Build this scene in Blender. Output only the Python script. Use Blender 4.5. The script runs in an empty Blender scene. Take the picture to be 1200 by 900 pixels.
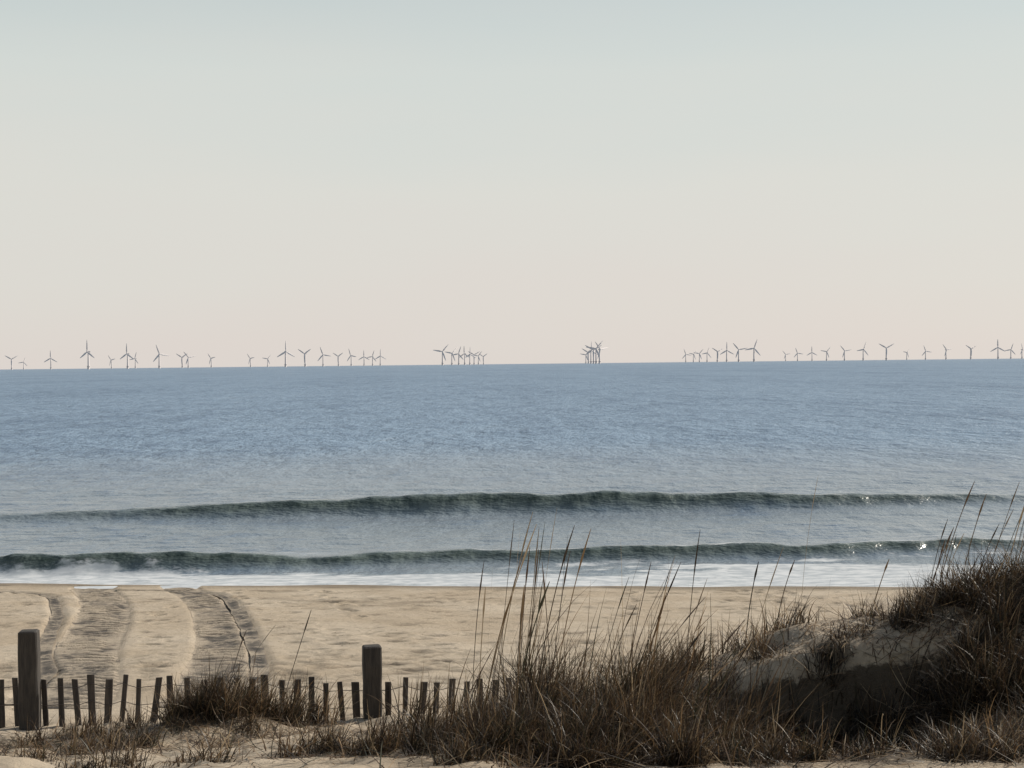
import bpy, math, numpy as np
from mathutils import Vector, Matrix
R=np.random.RandomState(7)
sc=bpy.context.scene
sc.view_settings.view_transform='Standard'; sc.view_settings.look='None'; sc.view_settings.exposure=0

# ---------------------------------------------------------------- helpers
_T=np.random.RandomState(3).rand(256,256)
def vn(x,y):
    xi=np.floor(x).astype(int); yi=np.floor(y).astype(int)
    fx=x-xi; fy=y-yi; fx=fx*fx*(3-2*fx); fy=fy*fy*(3-2*fy)
    a=_T[xi%256,yi%256]; b=_T[(xi+1)%256,yi%256]; c=_T[xi%256,(yi+1)%256]; d=_T[(xi+1)%256,(yi+1)%256]
    return (a*(1-fx)+b*fx)*(1-fy)+(c*(1-fx)+d*fx)*fy
def fbm(x,y,o=4,g=.5):
    s=0;a=1;t=0
    for i in range(o):
        s=s+a*vn(x*2**i+17.3*i,y*2**i+9.1*i); t+=a; a*=g
    return s/t*2-1
def sst(a,b,x):
    t=np.clip((x-a)/(b-a),0,1); return t*t*(3-2*t)
def mesh_from(name,V,F,mat,smooth=True,attrs=None):
    me=bpy.data.meshes.new(name); V=np.asarray(V,dtype=np.float32); F=np.asarray(F,dtype=np.int32)
    k=F.shape[1]
    me.vertices.add(len(V)); me.vertices.foreach_set('co',V.ravel())
    me.loops.add(F.size); me.loops.foreach_set('vertex_index',F.ravel())
    me.polygons.add(len(F)); me.polygons.foreach_set('loop_start',np.arange(0,F.size,k,dtype=np.int32))
    me.polygons.foreach_set('loop_total',np.full(len(F),k,dtype=np.int32))
    me.update(calc_edges=True)
    me.polygons.foreach_set('use_smooth',np.full(len(F),smooth))
    for an,av in (attrs or {}).items():
        av=np.asarray(av,dtype=np.float32)
        if av.ndim==1:
            a=me.attributes.new(an,'FLOAT','POINT'); a.data.foreach_set('value',av)
        else:
            a=me.attributes.new(an,'FLOAT_COLOR','POINT'); c=np.ones((len(av),4),dtype=np.float32); c[:,:3]=av
            a.data.foreach_set('color',c.ravel())
    me.materials.append(mat)
    ob=bpy.data.objects.new(name,me); sc.collection.objects.link(ob); return ob
def grid_faces(ny,nx):
    i=np.arange(ny*nx).reshape(ny,nx)
    return np.stack([i[:-1,:-1],i[:-1,1:],i[1:,1:],i[1:,:-1]],-1).reshape(-1,4)
class NT:
    def __init__(s,name):
        s.m=bpy.data.materials.new(name); s.m.use_nodes=True; s.t=s.m.node_tree; s.n=s.t.nodes; s.l=s.t.links
        s.n.clear(); s.out=s.n.new('ShaderNodeOutputMaterial')
    def new(s,t,**k):
        n=s.n.new('ShaderNode'+t)
        for a,b in k.items(): setattr(n,a,b)
        return n
    def link(s,a,b): s.l.new(a,b)
    def math(s,op,a,b=None,clamp=False):
        n=s.new('Math',operation=op,use_clamp=clamp)
        for i,v in enumerate((a,b)):
            if v is None: continue
            if isinstance(v,(int,float)): n.inputs[i].default_value=v
            else: s.link(v,n.inputs[i])
        return n.outputs[0]
    def mix(s,f,a,b):
        n=s.new('Mix',data_type='RGBA')
        for i,v in ((0,f),(6,a),(7,b)):
            if isinstance(v,(int,float)): n.inputs[i].default_value=v
            elif isinstance(v,tuple): n.inputs[i].default_value=(*v,1)
            else: s.link(v,n.inputs[i])
        return n.outputs[2]
    def coords(s,scale=(1,1,1)):
        g=s.new('NewGeometry'); m=s.new('Mapping'); m.inputs['Scale'].default_value=scale
        s.link(g.outputs['Position'],m.inputs['Vector']); return m.outputs[0]
    def noise(s,vec,scale,detail=4,rough=.55):
        n=s.new('TexNoise'); n.inputs['Scale'].default_value=scale; n.inputs['Detail'].default_value=detail
        n.inputs['Roughness'].default_value=rough; s.link(vec,n.inputs['Vector']); return n.outputs['Fac']
    def ramp(s,f,a,b):
        n=s.new('MapRange',interpolation_type='SMOOTHSTEP'); n.inputs[1].default_value=a; n.inputs[2].default_value=b
        s.link(f,n.inputs[0]); return n.outputs[0]
    def attr(s,name):
        n=s.new('Attribute',attribute_name=name); return n

# ---------------------------------------------------------------- terrain height
AX=[-1.6,-.26,.66,2,2.64,3.3,3.83,6,12]; AZ=[0,.10,.32,.68,.80,.93,1.05,1.25,1.2]
TRL=np.array([(-4.2,13.2),(-4.35,14.2),(-4.78,15.7),(-5.25,17.3),(-5.85,20),(-6.6,23),(-7.5,25.6),(-8.1,27)])
TRR=np.array([(-3.0,13.2),(-3.1,14.2),(-3.3,15.7),(-3.55,17.3),(-4.16,20),(-4.9,23),(-5.8,25.6),(-6.5,27)])
RUT1=np.array([(-4.75,13.4),(-5.15,15.7),(-5.72,17.2),(-6.35,19.4),(-6.95,21.6),(-7.5,23.2),(-7.95,24.5),(-8.35,25.3),(-9.0,25.8),(-10,26.1),(-12,26.3)])
RUT2=np.array([(-2.6,13.6),(-2.80,15.6),(-3.1,17.1),(-3.7,19.7),(-4.33,22.2),(-4.85,24.2),(-5.3,25.3),(-6.0,25.9),(-7.4,26.2)])
def trk(P,y): return (np.interp(y-.8,P[:,1],P[:,0])+np.interp(y-.3,P[:,1],P[:,0])+np.interp(y+.3,P[:,1],P[:,0])+np.interp(y+.8,P[:,1],P[:,0]))/4
def dist_line(P,x,y):
    d=np.full(x.shape,9.)
    for (ax,ay),(bx,by) in zip(P[:-1],P[1:]):
        L=(bx-ax)**2+(by-ay)**2; t=np.clip(((x-ax)*(bx-ax)+(y-ay)*(by-ay))/L,0,1)
        d=np.minimum(d,np.hypot(x-ax-t*(bx-ax),y-ay-t*(by-ay)))
    return d
def scarp(x,y):
    yc=10.2+.25*fbm(x*1.3+3,y*0,3)
    return sst(.7,1.4,x)*(1-sst(2.5,3.2,x))*(1-sst(-.22,.1,y-yc))*sst(8.0,9.3,y)
def G0(x,y):
    x=np.asarray(x,float); y=np.asarray(y,float)
    y0=26.9-.1*np.clip(x,-12,12)
    b=.0743*(y0-y); b=np.where(y>y0,np.maximum(b*1.2,-3),b)
    base=1.17+.19*(12-y); base=np.where(y<7,2.12+.5*(1-np.exp(-(7-y)/3.5)),base)
    t=sst(11.2,13.2,y); z=base*(1-t)+b*t
    A=(np.interp(x-.35,AX,AZ)+np.interp(x,AX,AZ)+np.interp(x+.35,AX,AZ))/3
    dy=y-11.0+.25*fbm(x*.5,y*0+3,2); z=z+A*np.where(dy<0,np.exp(-(dy/1.45)**2),np.exp(-(dy/2.0)**2))
    z=z+(1-sst(12,13.5,y))*(.10*fbm(x*.9+4,y*.9,3)+.045*fbm(x*3.1,y*3.1+8,3))
    z=z+.10*np.exp(-((x+2.25)/.55)**2-((y-11.0)/.5)**2)
    z=z-.46*scarp(x,y)
    z=z+sst(13,15,y)*(1-sst(24,26,y))*(.03*fbm(x*.5,y*.6,3)+.016*fbm(x*2.4,y*2.2,3))
    return z
def G(x,y):
    z=G0(x,y); x=np.asarray(x,float); y=np.asarray(y,float)
    for P,w in ((TRL,.40),(TRR,.34)):
        d=np.abs(x-trk(P,y)); m=(y>12.6)&(y<27.2)
        z=z+np.where(m,-.03*(1-sst(w-.03,w+.06,d)),0)
    for P in (RUT1,RUT2):
        d=dist_line(P,x,y); z=z-.03*(1-sst(.08,.15,d))+.006*np.exp(-((d-.2)/.06)**2)
    return z
def stretch(a,b,step,far,n,k=1.0):
    c=np.arange(a,b+1e-6,step); t=np.geomspace(step*1.5,far,n)
    return np.concatenate([(a-t)[::-1],c,b+t])

# ---------------------------------------------------------------- materials
s=NT('sand'); P=s.new('BsdfPrincipled'); c=s.coords()
n1=s.noise(c,.7,5); n2=s.noise(c,9,5,.65); n3=s.noise(c,160,3,.7); n4=s.noise(c,2.6,6,.7); n5=s.noise(s.coords((1,.7,1)),16,3,.6)
col=s.mix(s.ramp(n1,.3,.7),(.47,.375,.268),(.57,.475,.36))
col=s.mix(s.math('MULTIPLY',s.ramp(n4,.5,.75),.35),col,(.33,.26,.185))
col=s.mix(s.math('MULTIPLY',s.ramp(n2,.54,.72),.55),col,(.27,.215,.155))
col=s.mix(s.math('MULTIPLY',s.ramp(n5,.64,.70),.6),col,(.13,.10,.075))
col=s.mix(s.math('MULTIPLY',s.ramp(n3,.5,.85),.55),col,(.2,.16,.12))
col=s.mix(s.math('MULTIPLY',s.attr('damp_dark').outputs['Fac'],.9,True),col,(.17,.135,.095))
debris_shade=s.attr('litter_shade').outputs['Fac']; nl=s.noise(c,22,6,.75)  # scattered debris, plus painted shade of the scarp hollow
col=s.mix(s.math('MULTIPLY',s.ramp(s.math('SUBTRACT',s.math('ADD',debris_shade,nl),1.0),-.12,.16),.92),col,s.mix(s.ramp(n3,.3,.7),(.035,.027,.02),(.10,.075,.05)))
s.link(col,P.inputs['Base Color']); P.inputs['Roughness'].default_value=.9; P.inputs['Specular IOR Level'].default_value=.2
h=s.math('ADD',s.math('MULTIPLY',n2,.7),s.math('MULTIPLY',n3,.18))
B=s.new('Bump'); B.inputs['Strength'].default_value=.8; B.inputs['Distance'].default_value=.05; s.link(h,B.inputs['Height'])
s.link(B.outputs[0],P.inputs['Normal']); s.link(P.outputs[0],s.out.inputs[0]); SAND=s.m
s=NT('packed_sand'); P=s.new('BsdfPrincipled'); c=s.coords()
n2=s.noise(c,2.2,6,.7); n3=s.noise(c,60,3,.7); n4=s.noise(c,11,4,.7)
rd=s.attr('ridge').outputs['Fac']
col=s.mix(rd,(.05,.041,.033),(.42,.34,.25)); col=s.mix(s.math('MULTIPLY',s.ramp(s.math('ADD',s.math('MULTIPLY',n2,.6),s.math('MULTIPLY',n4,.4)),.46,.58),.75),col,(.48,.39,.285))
s.link(col,P.inputs['Base Color']); P.inputs['Roughness'].default_value=.9
B=s.new('Bump'); B.inputs['Strength'].default_value=.6; B.inputs['Distance'].default_value=.03; s.link(s.math('ADD',n4,n3),B.inputs['Height'])
s.link(B.outputs[0],P.inputs['Normal']); s.link(P.outputs[0],s.out.inputs[0]); PACK=s.m
# sea
s=NT('sea_water')
near=s.attr('near').outputs['Fac']; foam=s.attr('foam').outputs['Fac']; face=s.attr('face').outputs['Fac']
a=s.noise(s.coords((.5,1,1)),1.3,6,.6); f=s.noise(s.coords((.5,1,1)),5,4,.6)
A=s.noise(s.coords((.75,.6,1)),1,5,.65); Bn=s.noise(s.coords((.2,.09,1)),1,6,.7); C=s.noise(s.coords((.03,.007,1)),1,6,.75)
hh=s.math('ADD',s.math('ADD',s.math('MULTIPLY',a,.5),s.math('MULTIPLY',f,.12)),s.math('ADD',s.math('MULTIPLY',A,.8),s.math('MULTIPLY',Bn,2.5)))
B=s.new('Bump'); s.link(hh,B.inputs['Height']); B.inputs['Distance'].default_value=.5
st=s.new('MapRange'); s.link(near,st.inputs[0]); st.inputs[3].default_value=.9; st.inputs[4].default_value=.32; s.link(st.outputs[0],B.inputs['Strength'])
body=s.mix(near,(.245,.34,.45),(.26,.305,.34))
v=s.math('ADD',s.math('MULTIPLY',A,.34),s.math('ADD',s.math('MULTIPLY',Bn,.33),s.math('MULTIPLY',C,.33)))
body=s.mix(s.math('MULTIPLY',s.ramp(v,.47,.60),.75),body,(.13,.195,.285))
body=s.mix(s.math('MULTIPLY',s.ramp(v,.36,.46),1.0),s.mix(.4,body,(.40,.47,.54)),body)
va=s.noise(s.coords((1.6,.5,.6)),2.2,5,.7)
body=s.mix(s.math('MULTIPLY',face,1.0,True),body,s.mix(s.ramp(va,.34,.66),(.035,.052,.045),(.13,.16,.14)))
D=s.new('BsdfDiffuse'); s.link(body,D.inputs[0]); s.link(B.outputs[0],D.inputs['Normal'])
Gs=s.new('BsdfGlossy'); Gs.inputs['Roughness'].default_value=.24; s.link(B.outputs[0],Gs.inputs['Normal'])
Fr=s.new('Fresnel'); Fr.inputs['IOR'].default_value=1.33; s.link(B.outputs[0],Fr.inputs['Normal'])
cap=s.new('MapRange'); s.link(near,cap.inputs[0]); cap.inputs[3].default_value=.40; cap.inputs[4].default_value=.9
fr=s.math('MULTIPLY',Fr.outputs[0],cap.outputs[0],True)
M=s.new('MixShader'); s.link(fr,M.inputs[0]); s.link(D.outputs[0],M.inputs[1]); s.link(Gs.outputs[0],M.inputs[2])
fn=s.noise(s.coords((.5,1,1)),2.6,8,.7); fm=s.ramp(s.math('SUBTRACT',s.math('ADD',foam,fn),1.0),-.07,.12)
FD=s.new('BsdfDiffuse'); s.link(s.mix(s.ramp(f,.35,.65),(.50,.53,.55),(.76,.77,.77)),FD.inputs[0])
M2=s.new('MixShader'); s.link(s.math('MULTIPLY',fm,.92),M2.inputs[0]); s.link(M.outputs[0],M2.inputs[1]); s.link(FD.outputs[0],M2.inputs[2])
s.link(M2.outputs[0],s.out.inputs[0]); SEA=s.m
def wood(name,c1,c2):
    s=NT(name); P=s.new('BsdfPrincipled'); c=s.coords((14,14,1.2)); n=s.noise(c,3,6,.7); n2=s.noise(s.coords(),5,3)
    col=s.mix(s.ramp(n,.3,.7),c1,c2); col=s.mix(s.math('MULTIPLY',n2,.5),col,c1)
    s.link(col,P.inputs['Base Color']); P.inputs['Roughness'].default_value=.85
    B=s.new('Bump'); B.inputs['Strength'].default_value=.6; B.inputs['Distance'].default_value=.01; s.link(n,B.inputs['Height']); s.link(B.outputs[0],P.inputs['Normal'])
    s.link(P.outputs[0],s.out.inputs[0]); return s.m
POST=wood('weathered_post_wood',(.03,.026,.023),(.09,.075,.062)); SLAT=wood('fence_slat_wood',(.035,.03,.027),(.13,.105,.085))
s=NT('galvanised_wire'); P=s.new('BsdfPrincipled'); P.inputs['Base Color'].default_value=(.12,.1,.09,1); P.inputs['Roughness'].default_value=.6; P.inputs['Metallic'].default_value=.6
s.link(P.outputs[0],s.out.inputs[0]); WIRE=s.m
s=NT('dry_grass'); at=s.attr('col'); D=s.new('BsdfPrincipled'); s.link(at.outputs['Color'],D.inputs['Base Color']); D.inputs['Roughness'].default_value=.5
D.inputs['Specular IOR Level'].default_value=.4
T=s.new('BsdfTranslucent'); s.link(at.outputs['Color'],T.inputs[0]); M=s.new('MixShader'); M.inputs[0].default_value=.3
s.link(D.outputs[0],M.inputs[1]); s.link(T.outputs[0],M.inputs[2]); s.link(M.outputs[0],s.out.inputs[0]); GRASS=s.m
s=NT('turbine_paint'); P=s.new('BsdfPrincipled'); n=s.noise(s.coords(),.05,2)
s.link(s.mix(n,(.70,.64,.63),(.78,.72,.70)),P.inputs['Base Color']); P.inputs['Roughness'].default_value=.8; s.link(P.outputs[0],s.out.inputs[0]); TURB=s.m

# ---------------------------------------------------------------- beach sheet
xs=stretch(-10.5,10.5,.05,900,28); 
ys=np.concatenate([5-np.geomspace(.08,200,26)[::-1],np.arange(5,28.01,.045),28+np.geomspace(.08,60,18)])
X,Y=np.meshgrid(xs,ys); Z=G(X,Y)
damp_dark=np.zeros_like(X)
def stamp(px,py,r,dep,el,ang):
    i0,i1=np.searchsorted(ys,[py-.5,py+.5]); j0,j1=np.searchsorted(xs,[px-.5,px+.5])
    if i1-i0<2 or j1-j0<2: return
    if min(abs(px-trk(TRL,py)),abs(px-trk(TRR,py)))<.6 and py>12.8: return
    dx=X[i0:i1,j0:j1]-px; dy=Y[i0:i1,j0:j1]-py; c,s_=math.cos(ang),math.sin(ang)
    u=(dx*c+dy*s_)/(r*el); v=(-dx*s_+dy*c)/r; q=u*u+v*v
    Z[i0:i1,j0:j1]+=-dep*np.exp(-q)+dep*.3*np.exp(-(np.sqrt(q)-1.7)**2*4)
    damp_dark[i0:i1,j0:j1]+=.5*np.exp(-q)  # dents coloured darker towards their centre
for k in range(900):
    stamp(R.uniform(-9.5,9.5),14+12*R.rand(),R.uniform(.05,.09),R.uniform(.01,.028),R.uniform(1,2.2),R.uniform(0,6.3))
for k in range(420):
    stamp(R.uniform(-6,3),R.normal(15.6,.7),R.uniform(.05,.08),R.uniform(.01,.028),R.uniform(1,2.2),R.uniform(-.4,.4))
for tr in range(11):
    x0=R.uniform(-9,8); y0=R.uniform(16,25); a=R.choice([R.uniform(-.15,.15),R.uniform(1.2,1.9)])
    for k in range(26):
        px=x0+.62*k*math.cos(a)+R.normal(0,.04); py=y0+.62*k*math.sin(a)+(.12 if k%2 else -.12)
        if 13.5<py<26 and abs(px)<10: stamp(px,py,.07,.05,2.0,a)
for k in range(320):
    stamp(R.uniform(-4,4),R.uniform(7.5,12.5),R.uniform(.05,.1),R.uniform(.015,.04),R.uniform(1,2),R.uniform(0,6.3))
y0=26.9-.1*np.clip(X,-12,12)
damp_dark+=.8*sst(-1.1,-.2,Y-y0+.5*fbm(X*.6,Y*0,3))+.45*sst(.2,.5,fbm(X*1.2,Y*3.5,4))*sst(20,24,Y)
debris_shade=np.zeros_like(X)
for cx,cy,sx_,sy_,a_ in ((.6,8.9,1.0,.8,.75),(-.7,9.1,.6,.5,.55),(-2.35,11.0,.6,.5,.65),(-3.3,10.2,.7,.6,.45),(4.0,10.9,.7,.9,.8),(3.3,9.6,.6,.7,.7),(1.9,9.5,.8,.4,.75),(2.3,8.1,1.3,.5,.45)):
    debris_shade=np.maximum(debris_shade,a_*np.exp(-((X-cx)/sx_)**2-((Y-cy)/sy_)**2))
debris_shade+=.22*(1-sst(11.8,12.8,Y))*sst(-.1,.5,fbm(X*.9+7,Y*.9,3))
debris_shade-=.45*np.exp(-((X-2.1)/.9)**2-((Y-10.9)/.5)**2)
debris_shade=np.clip(debris_shade,0,1)+.8*sst(.1,.5,scarp(X,Y))*sst(8.9,9.4,Y)  # scarp hollow: shade painted into the sand colour on top of debris
debris_shade=np.clip(debris_shade+.14,0,1)
mesh_from('beach',np.stack([X,Y,Z],-1).reshape(-1,3),grid_faces(len(ys),len(xs)),SAND,True,{'damp_dark':np.clip(damp_dark,0,1).ravel(),'litter_shade':debris_shade.ravel()})

def track(P,w,ph):
    yy=np.arange(13.3,26.7,.025); uu=np.linspace(-1,1,29); U,YY=np.meshgrid(uu,yy)
    wv=w*(1+.08*fbm(YY*1.1,U*0+ph,3)+.06*fbm(YY*5,U*0+ph,3))
    XX=trk(P,YY)+U*wv; g=G(XX,YY)
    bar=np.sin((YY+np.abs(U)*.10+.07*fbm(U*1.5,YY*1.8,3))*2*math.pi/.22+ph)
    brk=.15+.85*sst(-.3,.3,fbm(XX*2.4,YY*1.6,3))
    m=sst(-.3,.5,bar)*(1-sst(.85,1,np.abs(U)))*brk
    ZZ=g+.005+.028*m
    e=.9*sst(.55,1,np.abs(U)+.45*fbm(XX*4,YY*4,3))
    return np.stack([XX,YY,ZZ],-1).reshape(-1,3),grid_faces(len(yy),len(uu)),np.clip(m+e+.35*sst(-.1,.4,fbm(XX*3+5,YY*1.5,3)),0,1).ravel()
for Pp,w,ph in ((TRL,.41,0),(TRR,.35,1.3)):
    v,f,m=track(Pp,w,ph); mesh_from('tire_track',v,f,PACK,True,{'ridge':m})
def rut(P,w):
    seg=np.hypot(*np.diff(P,axis=0).T); L=np.concatenate([[0],np.cumsum(seg)]); t=np.arange(0,L[-1],.05)
    cx=np.interp(t,L,P[:,0]); cy=np.interp(t,L,P[:,1]); k=np.ones(15)/15
    cx=np.convolve(np.pad(cx,7,'edge'),k,'valid'); cy=np.convolve(np.pad(cy,7,'edge'),k,'valid')
    tx=np.gradient(cx); ty=np.gradient(cy); n=np.hypot(tx,ty); nx,ny=-ty/n,tx/n
    uu=np.linspace(-1,1,9); ww=w*(1+.35*fbm(t*1.3,t*0,3))
    XX=cx[:,None]+nx[:,None]*uu*ww[:,None]; YY=cy[:,None]+ny[:,None]*uu*ww[:,None]
    ZZ=np.maximum(G(XX,YY),G0(XX,YY)-.025)+.008+.004*(uu**2)
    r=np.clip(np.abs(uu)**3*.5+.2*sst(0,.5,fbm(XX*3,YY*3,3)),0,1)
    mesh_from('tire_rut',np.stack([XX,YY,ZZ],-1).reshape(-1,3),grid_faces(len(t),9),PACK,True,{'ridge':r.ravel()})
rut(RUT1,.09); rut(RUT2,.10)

# ---------------------------------------------------------------- sea
xs=stretch(-17,17,.09,90000,46); ys=np.concatenate([np.arange(22,46,.07),46+np.geomspace(.1,90000,150)])
X,Y=np.meshgrid(xs,ys)
def wave(yc,amp,front,back):
    d=Y-yc; return amp*np.where(d<0,np.exp(-(np.abs(d)/front)**2.2),np.exp(-(d/back)**1.4))
wob=.35*fbm(X*.22,Y*0+1,3)+.14*fbm(X*1.2,Y*0+5,4)
y1=np.interp(X,[-16,-6,3,15],[39.3,39.6,40.1,41.5])+wob
a1=np.interp(X,[-40,-15,-9.6,-6,-2.4,2.4,7.2,10.8,15,40],[.1,.15,.28,.46,.56,.54,.42,.30,.2,.1])*(1+.18*fbm(X*.8,Y*0,4))
wob2=.3*fbm(X*.3+9,Y*0+2,3)+.14*fbm(X*1.6,Y*0+7,4)
y2=np.interp(X,[-11,-5,0,11],[29.2,29.7,30.1,31.2])+wob2
a2=np.interp(X,[-11,-7,-4,-1,3,7,11],[.36,.34,.20,.23,.28,.22,.20])*(1+.4*fbm(X*.7+4,Y*0,4))
Zs=wave(y1,a1,.62,2.6)+wave(y2,a2,.42,1.6)
fadeN=1-sst(60,200,Y)
Zs=Zs+fadeN*(.05*fbm(X*.12,Y*.5,3)+.03*fbm(X*1.1,Y*3,3)*sst(28,33,Y))+.012
y0=26.9-.1*np.clip(X,-12,12)
Zs=Zs+.04*fbm(X*.35+2,Y*0,3)*(1-sst(27,29,Y))
Zs=np.where(Y>400,0,Zs)
near=np.clip(1-sst(36,80,Y+3*fbm(X*.05,Y*.1,2)),0,1)
d1=Y-y1; d2=Y-y2
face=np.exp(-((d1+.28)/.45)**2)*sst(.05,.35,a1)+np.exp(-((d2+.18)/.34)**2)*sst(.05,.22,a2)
foam=.66*(1-sst(.7,2.1,Y-y0+.7*fbm(X*.4+3,Y*.8,3)))
foam=np.maximum(foam,(.42+.3*fbm(X*.5,Y*0+6,3))*np.exp(-np.abs((d2+.75)/.5)**2))
foam=np.maximum(foam,.64*sst(.0,.5,fbm(X*.45+30,Y*0+2,3))*np.exp(-((d2-.05)/.11)**2))
foam=np.maximum(foam,(.37+.3*fbm(X*.2,Y*1.2,3))*(1-sst(1.6,5.0,d2))*(d2>.2))
foam=np.maximum(foam,(.50*sst(-5,7,X)+.2+.16*fbm(X*.5,Y*2,3))*(1-sst(2.6,3.6,Y-y0)))
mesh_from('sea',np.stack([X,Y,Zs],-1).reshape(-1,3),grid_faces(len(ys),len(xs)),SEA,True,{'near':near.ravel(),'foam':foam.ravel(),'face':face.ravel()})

# ---------------------------------------------------------------- fence
def box_post(name,x,y,z0,z1,w,d,mat,rot=0,seed=0,bev=.012):
    r=np.random.RandomState(seed); n=7; V=[];F=[]
    prof=[]
    for k in range(n):
        t=k/(n-1); z=z0+(z1-z0)*t; jw=w/2*(1+.04*r.randn()); jd=d/2*(1+.04*r.randn()); prof.append((z,jw,jd))
    zt,jw,jd=prof[-1]; prof.append((z1+bev*.9,jw-bev,jd-bev))
    ring=lambda jw,jd,b:[(-jw+b,-jd),(jw-b,-jd),(jw,-jd+b),(jw,jd-b),(jw-b,jd),(-jw+b,jd),(-jw,jd-b),(-jw,-jd+b)]
    for z,jw,jd in prof:
        for (a,b) in ring(jw,jd,bev):
            c,s_=math.cos(rot),math.sin(rot); V.append((x+a*c-b*s_,y+a*s_+b*c,z))
    m=len(prof)
    for k in range(m-1):
        for j in range(8): F.append((k*8+j,k*8+(j+1)%8,(k+1)*8+(j+1)%8,(k+1)*8+j))
    b=(m-1)*8; c=len(V); V.append((x,y,z1+bev))
    for j in range(0,8,2): F.append((b+j,b+(j+1)%8,b+(j+2)%8,c))
    return V,F
for (x,top,seed) in ((-4.11,1.98,1),(-1.21,1.82,2)):
    g=float(G(x,12.0)); V,F=box_post('p',x,12.0,g-.35,top,.155,.14,POST,.1*seed,seed)
    mesh_from('fence_post',V,F,POST,False)
root=bpy.data.objects.new('sand_fence',None); sc.collection.objects.link(root)
V=[];F=[];tops=[]
x=-8.6; k=0
while x<.1:
    if min(abs(x+4.11),abs(x+1.21))>.10:
        yb=12.09+.03*math.sin(x*2.2)
        lean=R.normal(0,.03); top=1.55+.02*math.sin(x*1.3)+R.normal(0,.016)-.02*(x>-2)
        v,f=box_post('s',0,0,0,1,.058*R.uniform(.75,1.15),.012,SLAT,R.normal(0,.2),k,.002)
        z0=float(G(x,yb))-.2; v=[(x+a+lean*(c-.5),yb+b,z0+(top-z0)*c) for a,b,c in v]
        o=len(V); V+=v; F+=[tuple(i+o for i in q) for q in f]; tops.append((x,yb,top))
    x+=.130*R.uniform(.9,1.12); k+=1
ob=mesh_from('slats',V,F,SLAT,False); ob.parent=root
for wi,dz in enumerate((.07,.22)):
    cu=bpy.data.curves.new('wire','CURVE'); cu.dimensions='3D'; cu.bevel_depth=.003; cu.bevel_resolution=1; sp=cu.splines.new('POLY')
    pts=[(a,b-.012,c-dz) for a,b,c in tops]; sp.points.add(len(pts)-1)
    for i,p in enumerate(pts): sp.points[i].co=(*p,1)
    cu.materials.append(WIRE); w=bpy.data.objects.new('wire_%d'%(wi+1),cu); sc.collection.objects.link(w); w.parent=root

# ---------------------------------------------------------------- grass
PAL=np.array([(.13,.078,.04),(.085,.055,.032),(.20,.13,.068),(.05,.036,.024),(.055,.052,.027),(.42,.31,.19),(.10,.06,.036),(.07,.045,.028),(.28,.18,.095)])  # dry blade tones; the palest one paints sunlit blades into the colour
def blades(px,py,L,tilt,az,curve,w,colr,K=6,seedhead=False):
    n=len(px); z=G(px,py)-.02
    t=np.linspace(0,1,K+1)[None,:]
    th=tilt[:,None]+curve[:,None]*t**1.3
    ds=L[:,None]/K
    hx=np.cumsum(np.concatenate([np.zeros((n,1)),(np.sin(th)*ds)[:,:-1]],1),1)
    hz=np.cumsum(np.concatenate([np.zeros((n,1)),(np.cos(th)*ds)[:,:-1]],1),1)
    X=px[:,None]+hx*np.cos(az)[:,None]; Y=py[:,None]+hx*np.sin(az)[:,None]; Zb=z[:,None]+hz
    gr=G(X.ravel(),Y.ravel()).reshape(X.shape)+.012; Zb=np.where(t>.05,np.maximum(Zb,gr),Zb)
    wa=R.uniform(0,math.pi,n); prof=(1-t**2.0)*.9+.1
    if seedhead: prof=np.where(t>.84,1.5*(1.02-t)/.16+.25,.75+0*t)
    W=w[:,None]*prof*.5
    wx=np.cos(wa)[:,None]*W; wy=np.sin(wa)[:,None]*W
    V=np.stack([np.stack([X-wx,Y-wy,Zb],-1),np.stack([X+wx,Y+wy,Zb],-1)],2)
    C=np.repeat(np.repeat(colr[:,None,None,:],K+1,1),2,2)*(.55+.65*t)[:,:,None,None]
    b=(np.arange(n)*(K+1)*2)[:,None]+(np.arange(K)*2)[None,:]
    F=np.stack([b,b+1,b+3,b+2],-1).reshape(-1,4)
    return V.reshape(-1,3),F,C.reshape(-1,3)
def patch(parts):
    Vs=[];Fs=[];Cs=[];o=0
    for v,f,c in parts: Vs.append(v);Fs.append(f+o);Cs.append(c);o+=len(v)
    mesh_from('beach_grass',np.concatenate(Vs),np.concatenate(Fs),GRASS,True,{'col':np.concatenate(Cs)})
def pick(n,dark=0.):
    c=PAL[R.randint(0,len(PAL),n)]*R.uniform(.6,1.3,(n,1)); return c*(1-dark)
def tuft(cx,cy,sx,sy,n,L,az=0.,azs=1.2,tilt=.45,dark=0.,ntuft=12,w=.0075,cv=.9,cs=.75):
    tx=R.normal(cx,sx,ntuft); ty=R.normal(cy,sy,ntuft); i=R.randint(0,ntuft,n)
    ls=R.uniform(.55,1.35,ntuft)[i]; ta=R.normal(0,.6,ntuft)[i]; br=R.uniform(.6,1.35,ntuft)[i][:,None]
    px=tx[i]+R.normal(0,.06,n); py=ty[i]+R.normal(0,.06,n)
    return blades(px,py,L*ls*R.uniform(.4,1.15,n),np.abs(R.normal(0,tilt,n)),R.normal(az,azs,n)+ta,R.normal(cv,cs,n),w*R.uniform(.6,1.3,n),pick(n,dark)*br)
def straw(cx,cy,sx,sy,n,L=.3):
    px=R.normal(cx,sx,n);py=R.normal(cy,sy,n)
    return blades(px,py,L*R.uniform(.3,1.2,n),R.uniform(1.15,1.6,n),R.uniform(0,6.3,n),R.uniform(0,.5,n),.008*R.uniform(.6,1.4,n),pick(n)*1.3,K=4)
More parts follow.
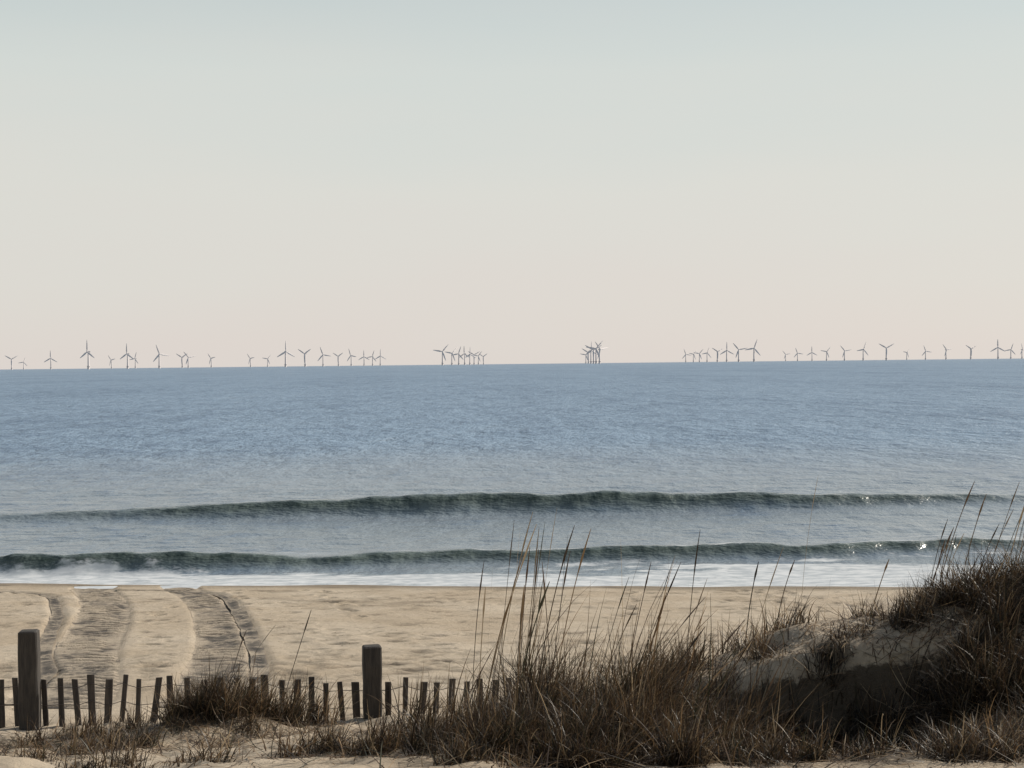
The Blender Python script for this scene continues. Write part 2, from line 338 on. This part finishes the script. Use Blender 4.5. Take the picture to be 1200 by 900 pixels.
def stems(pts,az=0.,tiltm=.22,azs=.5,tj=.10,w=.008):
    P=np.array(pts,float); n=len(P)
    return blades(P[:,0],P[:,1],P[:,2],np.abs(R.normal(tiltm,tj,n)),R.normal(az,azs,n),R.uniform(0,.3,n),w*R.uniform(.8,1.3,n),pick(n)*.7,K=14,seedhead=True)
def rst(n,x0,x1,y0,y1,l0,l1): return np.stack([R.uniform(x0,x1,n),R.uniform(y0,y1,n),R.uniform(l0,l1,n)],-1)
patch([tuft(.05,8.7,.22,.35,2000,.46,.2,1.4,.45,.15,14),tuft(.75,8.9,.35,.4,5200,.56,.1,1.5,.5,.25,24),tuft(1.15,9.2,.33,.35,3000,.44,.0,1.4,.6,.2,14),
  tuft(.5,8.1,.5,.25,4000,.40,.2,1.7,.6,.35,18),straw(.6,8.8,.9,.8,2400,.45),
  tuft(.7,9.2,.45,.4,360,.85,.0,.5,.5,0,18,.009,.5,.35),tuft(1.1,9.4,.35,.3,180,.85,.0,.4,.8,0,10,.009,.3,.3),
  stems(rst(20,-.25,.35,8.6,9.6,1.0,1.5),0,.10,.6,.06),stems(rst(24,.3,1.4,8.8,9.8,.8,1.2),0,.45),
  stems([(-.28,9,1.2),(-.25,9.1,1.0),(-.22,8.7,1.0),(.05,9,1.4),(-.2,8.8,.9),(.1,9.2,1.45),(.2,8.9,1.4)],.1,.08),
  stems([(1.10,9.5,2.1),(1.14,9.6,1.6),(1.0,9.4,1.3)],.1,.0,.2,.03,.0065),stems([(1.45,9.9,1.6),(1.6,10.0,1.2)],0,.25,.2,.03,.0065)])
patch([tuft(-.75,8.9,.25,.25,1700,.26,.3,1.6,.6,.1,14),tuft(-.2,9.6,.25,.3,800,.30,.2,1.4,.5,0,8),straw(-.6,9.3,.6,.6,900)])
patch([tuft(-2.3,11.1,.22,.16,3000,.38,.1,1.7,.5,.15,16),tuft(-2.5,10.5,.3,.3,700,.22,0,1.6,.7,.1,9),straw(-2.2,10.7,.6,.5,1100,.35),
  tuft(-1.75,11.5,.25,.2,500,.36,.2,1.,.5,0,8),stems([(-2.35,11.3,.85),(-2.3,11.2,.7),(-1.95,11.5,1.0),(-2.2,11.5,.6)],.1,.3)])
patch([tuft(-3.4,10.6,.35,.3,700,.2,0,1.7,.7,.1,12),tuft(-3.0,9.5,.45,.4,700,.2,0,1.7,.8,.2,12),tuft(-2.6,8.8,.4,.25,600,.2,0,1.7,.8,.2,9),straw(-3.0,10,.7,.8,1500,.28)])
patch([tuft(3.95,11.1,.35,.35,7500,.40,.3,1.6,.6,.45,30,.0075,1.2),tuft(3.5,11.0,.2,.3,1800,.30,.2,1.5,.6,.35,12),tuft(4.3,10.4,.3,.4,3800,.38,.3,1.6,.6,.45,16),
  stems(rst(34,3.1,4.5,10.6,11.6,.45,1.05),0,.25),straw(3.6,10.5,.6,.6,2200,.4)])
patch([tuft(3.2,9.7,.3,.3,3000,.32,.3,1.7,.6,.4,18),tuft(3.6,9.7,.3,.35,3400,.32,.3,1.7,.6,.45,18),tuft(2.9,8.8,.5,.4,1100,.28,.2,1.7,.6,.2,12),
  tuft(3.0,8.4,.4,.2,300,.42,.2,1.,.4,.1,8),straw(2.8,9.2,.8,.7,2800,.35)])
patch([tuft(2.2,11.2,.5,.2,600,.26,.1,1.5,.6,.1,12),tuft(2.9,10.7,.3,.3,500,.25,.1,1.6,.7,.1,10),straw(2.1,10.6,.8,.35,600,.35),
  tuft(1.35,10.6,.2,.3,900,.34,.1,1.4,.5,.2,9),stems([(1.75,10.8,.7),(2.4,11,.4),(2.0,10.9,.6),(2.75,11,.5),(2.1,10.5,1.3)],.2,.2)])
patch([tuft(1.9,9.95,.5,.08,3600,.16,-1.5,.8,.9,.75,34,.0085),tuft(1.95,9.55,.5,.2,6000,.22,0,1.8,.8,.75,34),tuft(1.35,9.3,.3,.25,1800,.28,0,1.7,.6,.55,14),tuft(2.6,9.6,.25,.25,2200,.24,0,1.7,.7,.6,12)])  # hollow tufts: blade colours darkened to deepen the shade under the scarp
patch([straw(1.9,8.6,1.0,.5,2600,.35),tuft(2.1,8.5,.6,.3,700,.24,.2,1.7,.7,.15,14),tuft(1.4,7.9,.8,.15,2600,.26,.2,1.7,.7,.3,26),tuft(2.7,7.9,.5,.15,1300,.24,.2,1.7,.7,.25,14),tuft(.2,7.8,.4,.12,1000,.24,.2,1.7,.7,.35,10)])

# ---------------------------------------------------------------- wind turbines (offshore)
def turbine_mesh(phase):
    V=[];F=[]
    def tube(p0,p1,r0,r1,n=10,fl=1.,axis=None):
        p0=Vector(p0);p1=Vector(p1);d=(p1-p0).normalized(); a=Vector((0,1,0)) if abs(d.y)<.9 else Vector((1,0,0)); u=d.cross(a).normalized(); w=d.cross(u)
        o=len(V)
        for p,r in ((p0,r0),(p1,r1)):
            for i in range(n):
                t=2*math.pi*i/n; V.append(tuple(p+u*r*math.cos(t)+w*r*fl*math.sin(t)))
        for i in range(n): F.append((o+i,o+(i+1)%n,o+n+(i+1)%n,o+n+i))
        for e in (o,o+n):
            c=len(V); V.append(tuple(p0 if e==o else p1))
            for i in range(0,n,2): F.append((e+i,e+(i+1)%n,e+(i+2)%n,c))
    tube((0,0,-6),(0,0,14),6.5,6.5); tube((0,0,14),(0,0,16),9,9); tube((0,0,16),(0,0,84),5,3.6)
    tube((0,9,86),(0,-6,86),4,4,8); tube((0,-6,86),(0,-10,86),4.2,1.2,8)
    for k in range(3):
        a=phase+k*2*math.pi/3; dx,dz=math.sin(a),math.cos(a)
        q=lambda r:(dx*r,-8,86+dz*r)
        tube(q(0),q(8),2.6,3.0,8); tube(q(8),q(18),3.0,5.0,8,.4); tube(q(18),q(42),5.0,3.6,8,.4); tube(q(42),q(60),3.6,1.5,8,.4)
    me=mesh_from('wind_turbine',V,F,TURB,True); m=me.data; bpy.data.objects.remove(me); return m
TM=[turbine_mesh(p) for p in (0,.35,.7,1.05,1.4,1.75)]
T=[(14,17),(28,12),(60,18),(104,28),(131,14),(150,24),(159,16),(187,23),(214,17),(221,17),(248,15),(294,14),(314,13),(335,25),(358,21),(379,19),(397,16),(412,17),(427,15),(437,15),(446,16),
(519,22),(530,19),(538,18),(545,18),(551,17),(556,16),(561,14),(567,13),(687,14),(690,18),(693,21),(696,22),(699,24),(703,23),
(804,13),(813,13),(820,14),(829,15),(841,17),(852,19),(866,20),(884,22),(921,11),(935,13),(952,14),(969,15),(990,16),(1012,18),(1039,20),(1063,12),(1085,14),(1109,16),(1138,17),(1170,19),(1185,15),(1198,15)]
for i,(px,h) in enumerate(T):
    D=118*1667/h; x=(px-600)/1667*D
    ob=bpy.data.objects.new('wind_turbine',TM[R.randint(6)]); sc.collection.objects.link(ob); ob.location=(x,D,0); ob.rotation_euler=(0,0,math.radians(R.uniform(-35,35)))

# ---------------------------------------------------------------- light
EL,AZ=32,52
d=Vector((math.sin(math.radians(AZ))*math.cos(math.radians(EL)),math.cos(math.radians(AZ))*math.cos(math.radians(EL)),math.sin(math.radians(EL))))
L=bpy.data.lights.new('sun','SUN'); L.energy=4.4; L.angle=math.radians(.5); L.color=(1,.93,.82)
so=bpy.data.objects.new('sun',L); sc.collection.objects.link(so); so.rotation_euler=d.to_track_quat('Z','Y').to_euler(); so.location=d*50
w=bpy.data.worlds.new('World'); sc.world=w; w.use_nodes=True; nt=w.node_tree; nt.nodes.clear()
o=nt.nodes.new('ShaderNodeOutputWorld'); bg=nt.nodes.new('ShaderNodeBackground'); bg.inputs[1].default_value=.1
sky=nt.nodes.new('ShaderNodeTexSky'); sky.sky_type='NISHITA'; sky.sun_disc=False; sky.sun_elevation=math.radians(EL); sky.sun_rotation=math.radians(AZ); sky.dust_density=1.0; sky.ozone_density=1.5
tc=nt.nodes.new('ShaderNodeTexCoord'); sx=nt.nodes.new('ShaderNodeSeparateXYZ'); nt.links.new(tc.outputs['Generated'],sx.inputs[0])
# thin uneven haze shifts the elevation a little so the gradient is not perfectly regular
mp=nt.nodes.new('ShaderNodeMapping'); mp.inputs['Scale'].default_value=(1.5,1.5,7); nt.links.new(tc.outputs['Generated'],mp.inputs[0])
nz=nt.nodes.new('ShaderNodeTexNoise'); nz.inputs['Scale'].default_value=1.6; nz.inputs['Detail'].default_value=5; nt.links.new(mp.outputs[0],nz.inputs['Vector'])
ma=nt.nodes.new('ShaderNodeMath'); ma.operation='MULTIPLY_ADD'; nt.links.new(nz.outputs['Fac'],ma.inputs[0]); ma.inputs[1].default_value=.16; ma.inputs[2].default_value=-.08
mb=nt.nodes.new('ShaderNodeMath'); mb.operation='ADD'; nt.links.new(ma.outputs[0],mb.inputs[0]); nt.links.new(sx.outputs['Z'],mb.inputs[1])
cr=nt.nodes.new('ShaderNodeValToRGB'); nt.links.new(mb.outputs[0],cr.inputs[0]); e=cr.color_ramp.elements
e[0].position=0; e[0].color=(.755,.695,.65,1); e[1].position=.28; e[1].color=(.64,.71,.685,1)
m_=e.new(.12); m_.color=(.74,.73,.675,1)
ssc=nt.nodes.new('ShaderNodeVectorMath'); ssc.operation='SCALE'; ssc.inputs['Scale'].default_value=.7; nt.links.new(sky.outputs[0],ssc.inputs[0])
sc_=nt.nodes.new('ShaderNodeVectorMath'); sc_.operation='SCALE'; sc_.inputs['Scale'].default_value=10; nt.links.new(cr.outputs[0],sc_.inputs[0])
mr=nt.nodes.new('ShaderNodeMapRange'); mr.inputs[1].default_value=.2; mr.inputs[2].default_value=.55; mr.inputs[3].default_value=.93; mr.inputs[4].default_value=.1; nt.links.new(sx.outputs['Z'],mr.inputs[0])
mx=nt.nodes.new('ShaderNodeMix'); mx.data_type='RGBA'; nt.links.new(mr.outputs[0],mx.inputs[0]); nt.links.new(ssc.outputs[0],mx.inputs[6]); nt.links.new(sc_.outputs[0],mx.inputs[7])
nt.links.new(mx.outputs[2],bg.inputs[0]); nt.links.new(bg.outputs[0],o.inputs[0])

# ---------------------------------------------------------------- camera
cam=bpy.data.cameras.new('camera'); cam.lens=50; cam.sensor_width=36; cam.clip_end=200000; cam.clip_start=.1
co=bpy.data.objects.new('camera',cam); sc.collection.objects.link(co)
co.matrix_world=Matrix.Translation((0,0,4.2))@Matrix.Rotation(math.radians(90-.81),4,'X')@Matrix.Rotation(math.radians(-.62),4,'Z')
sc.camera=co
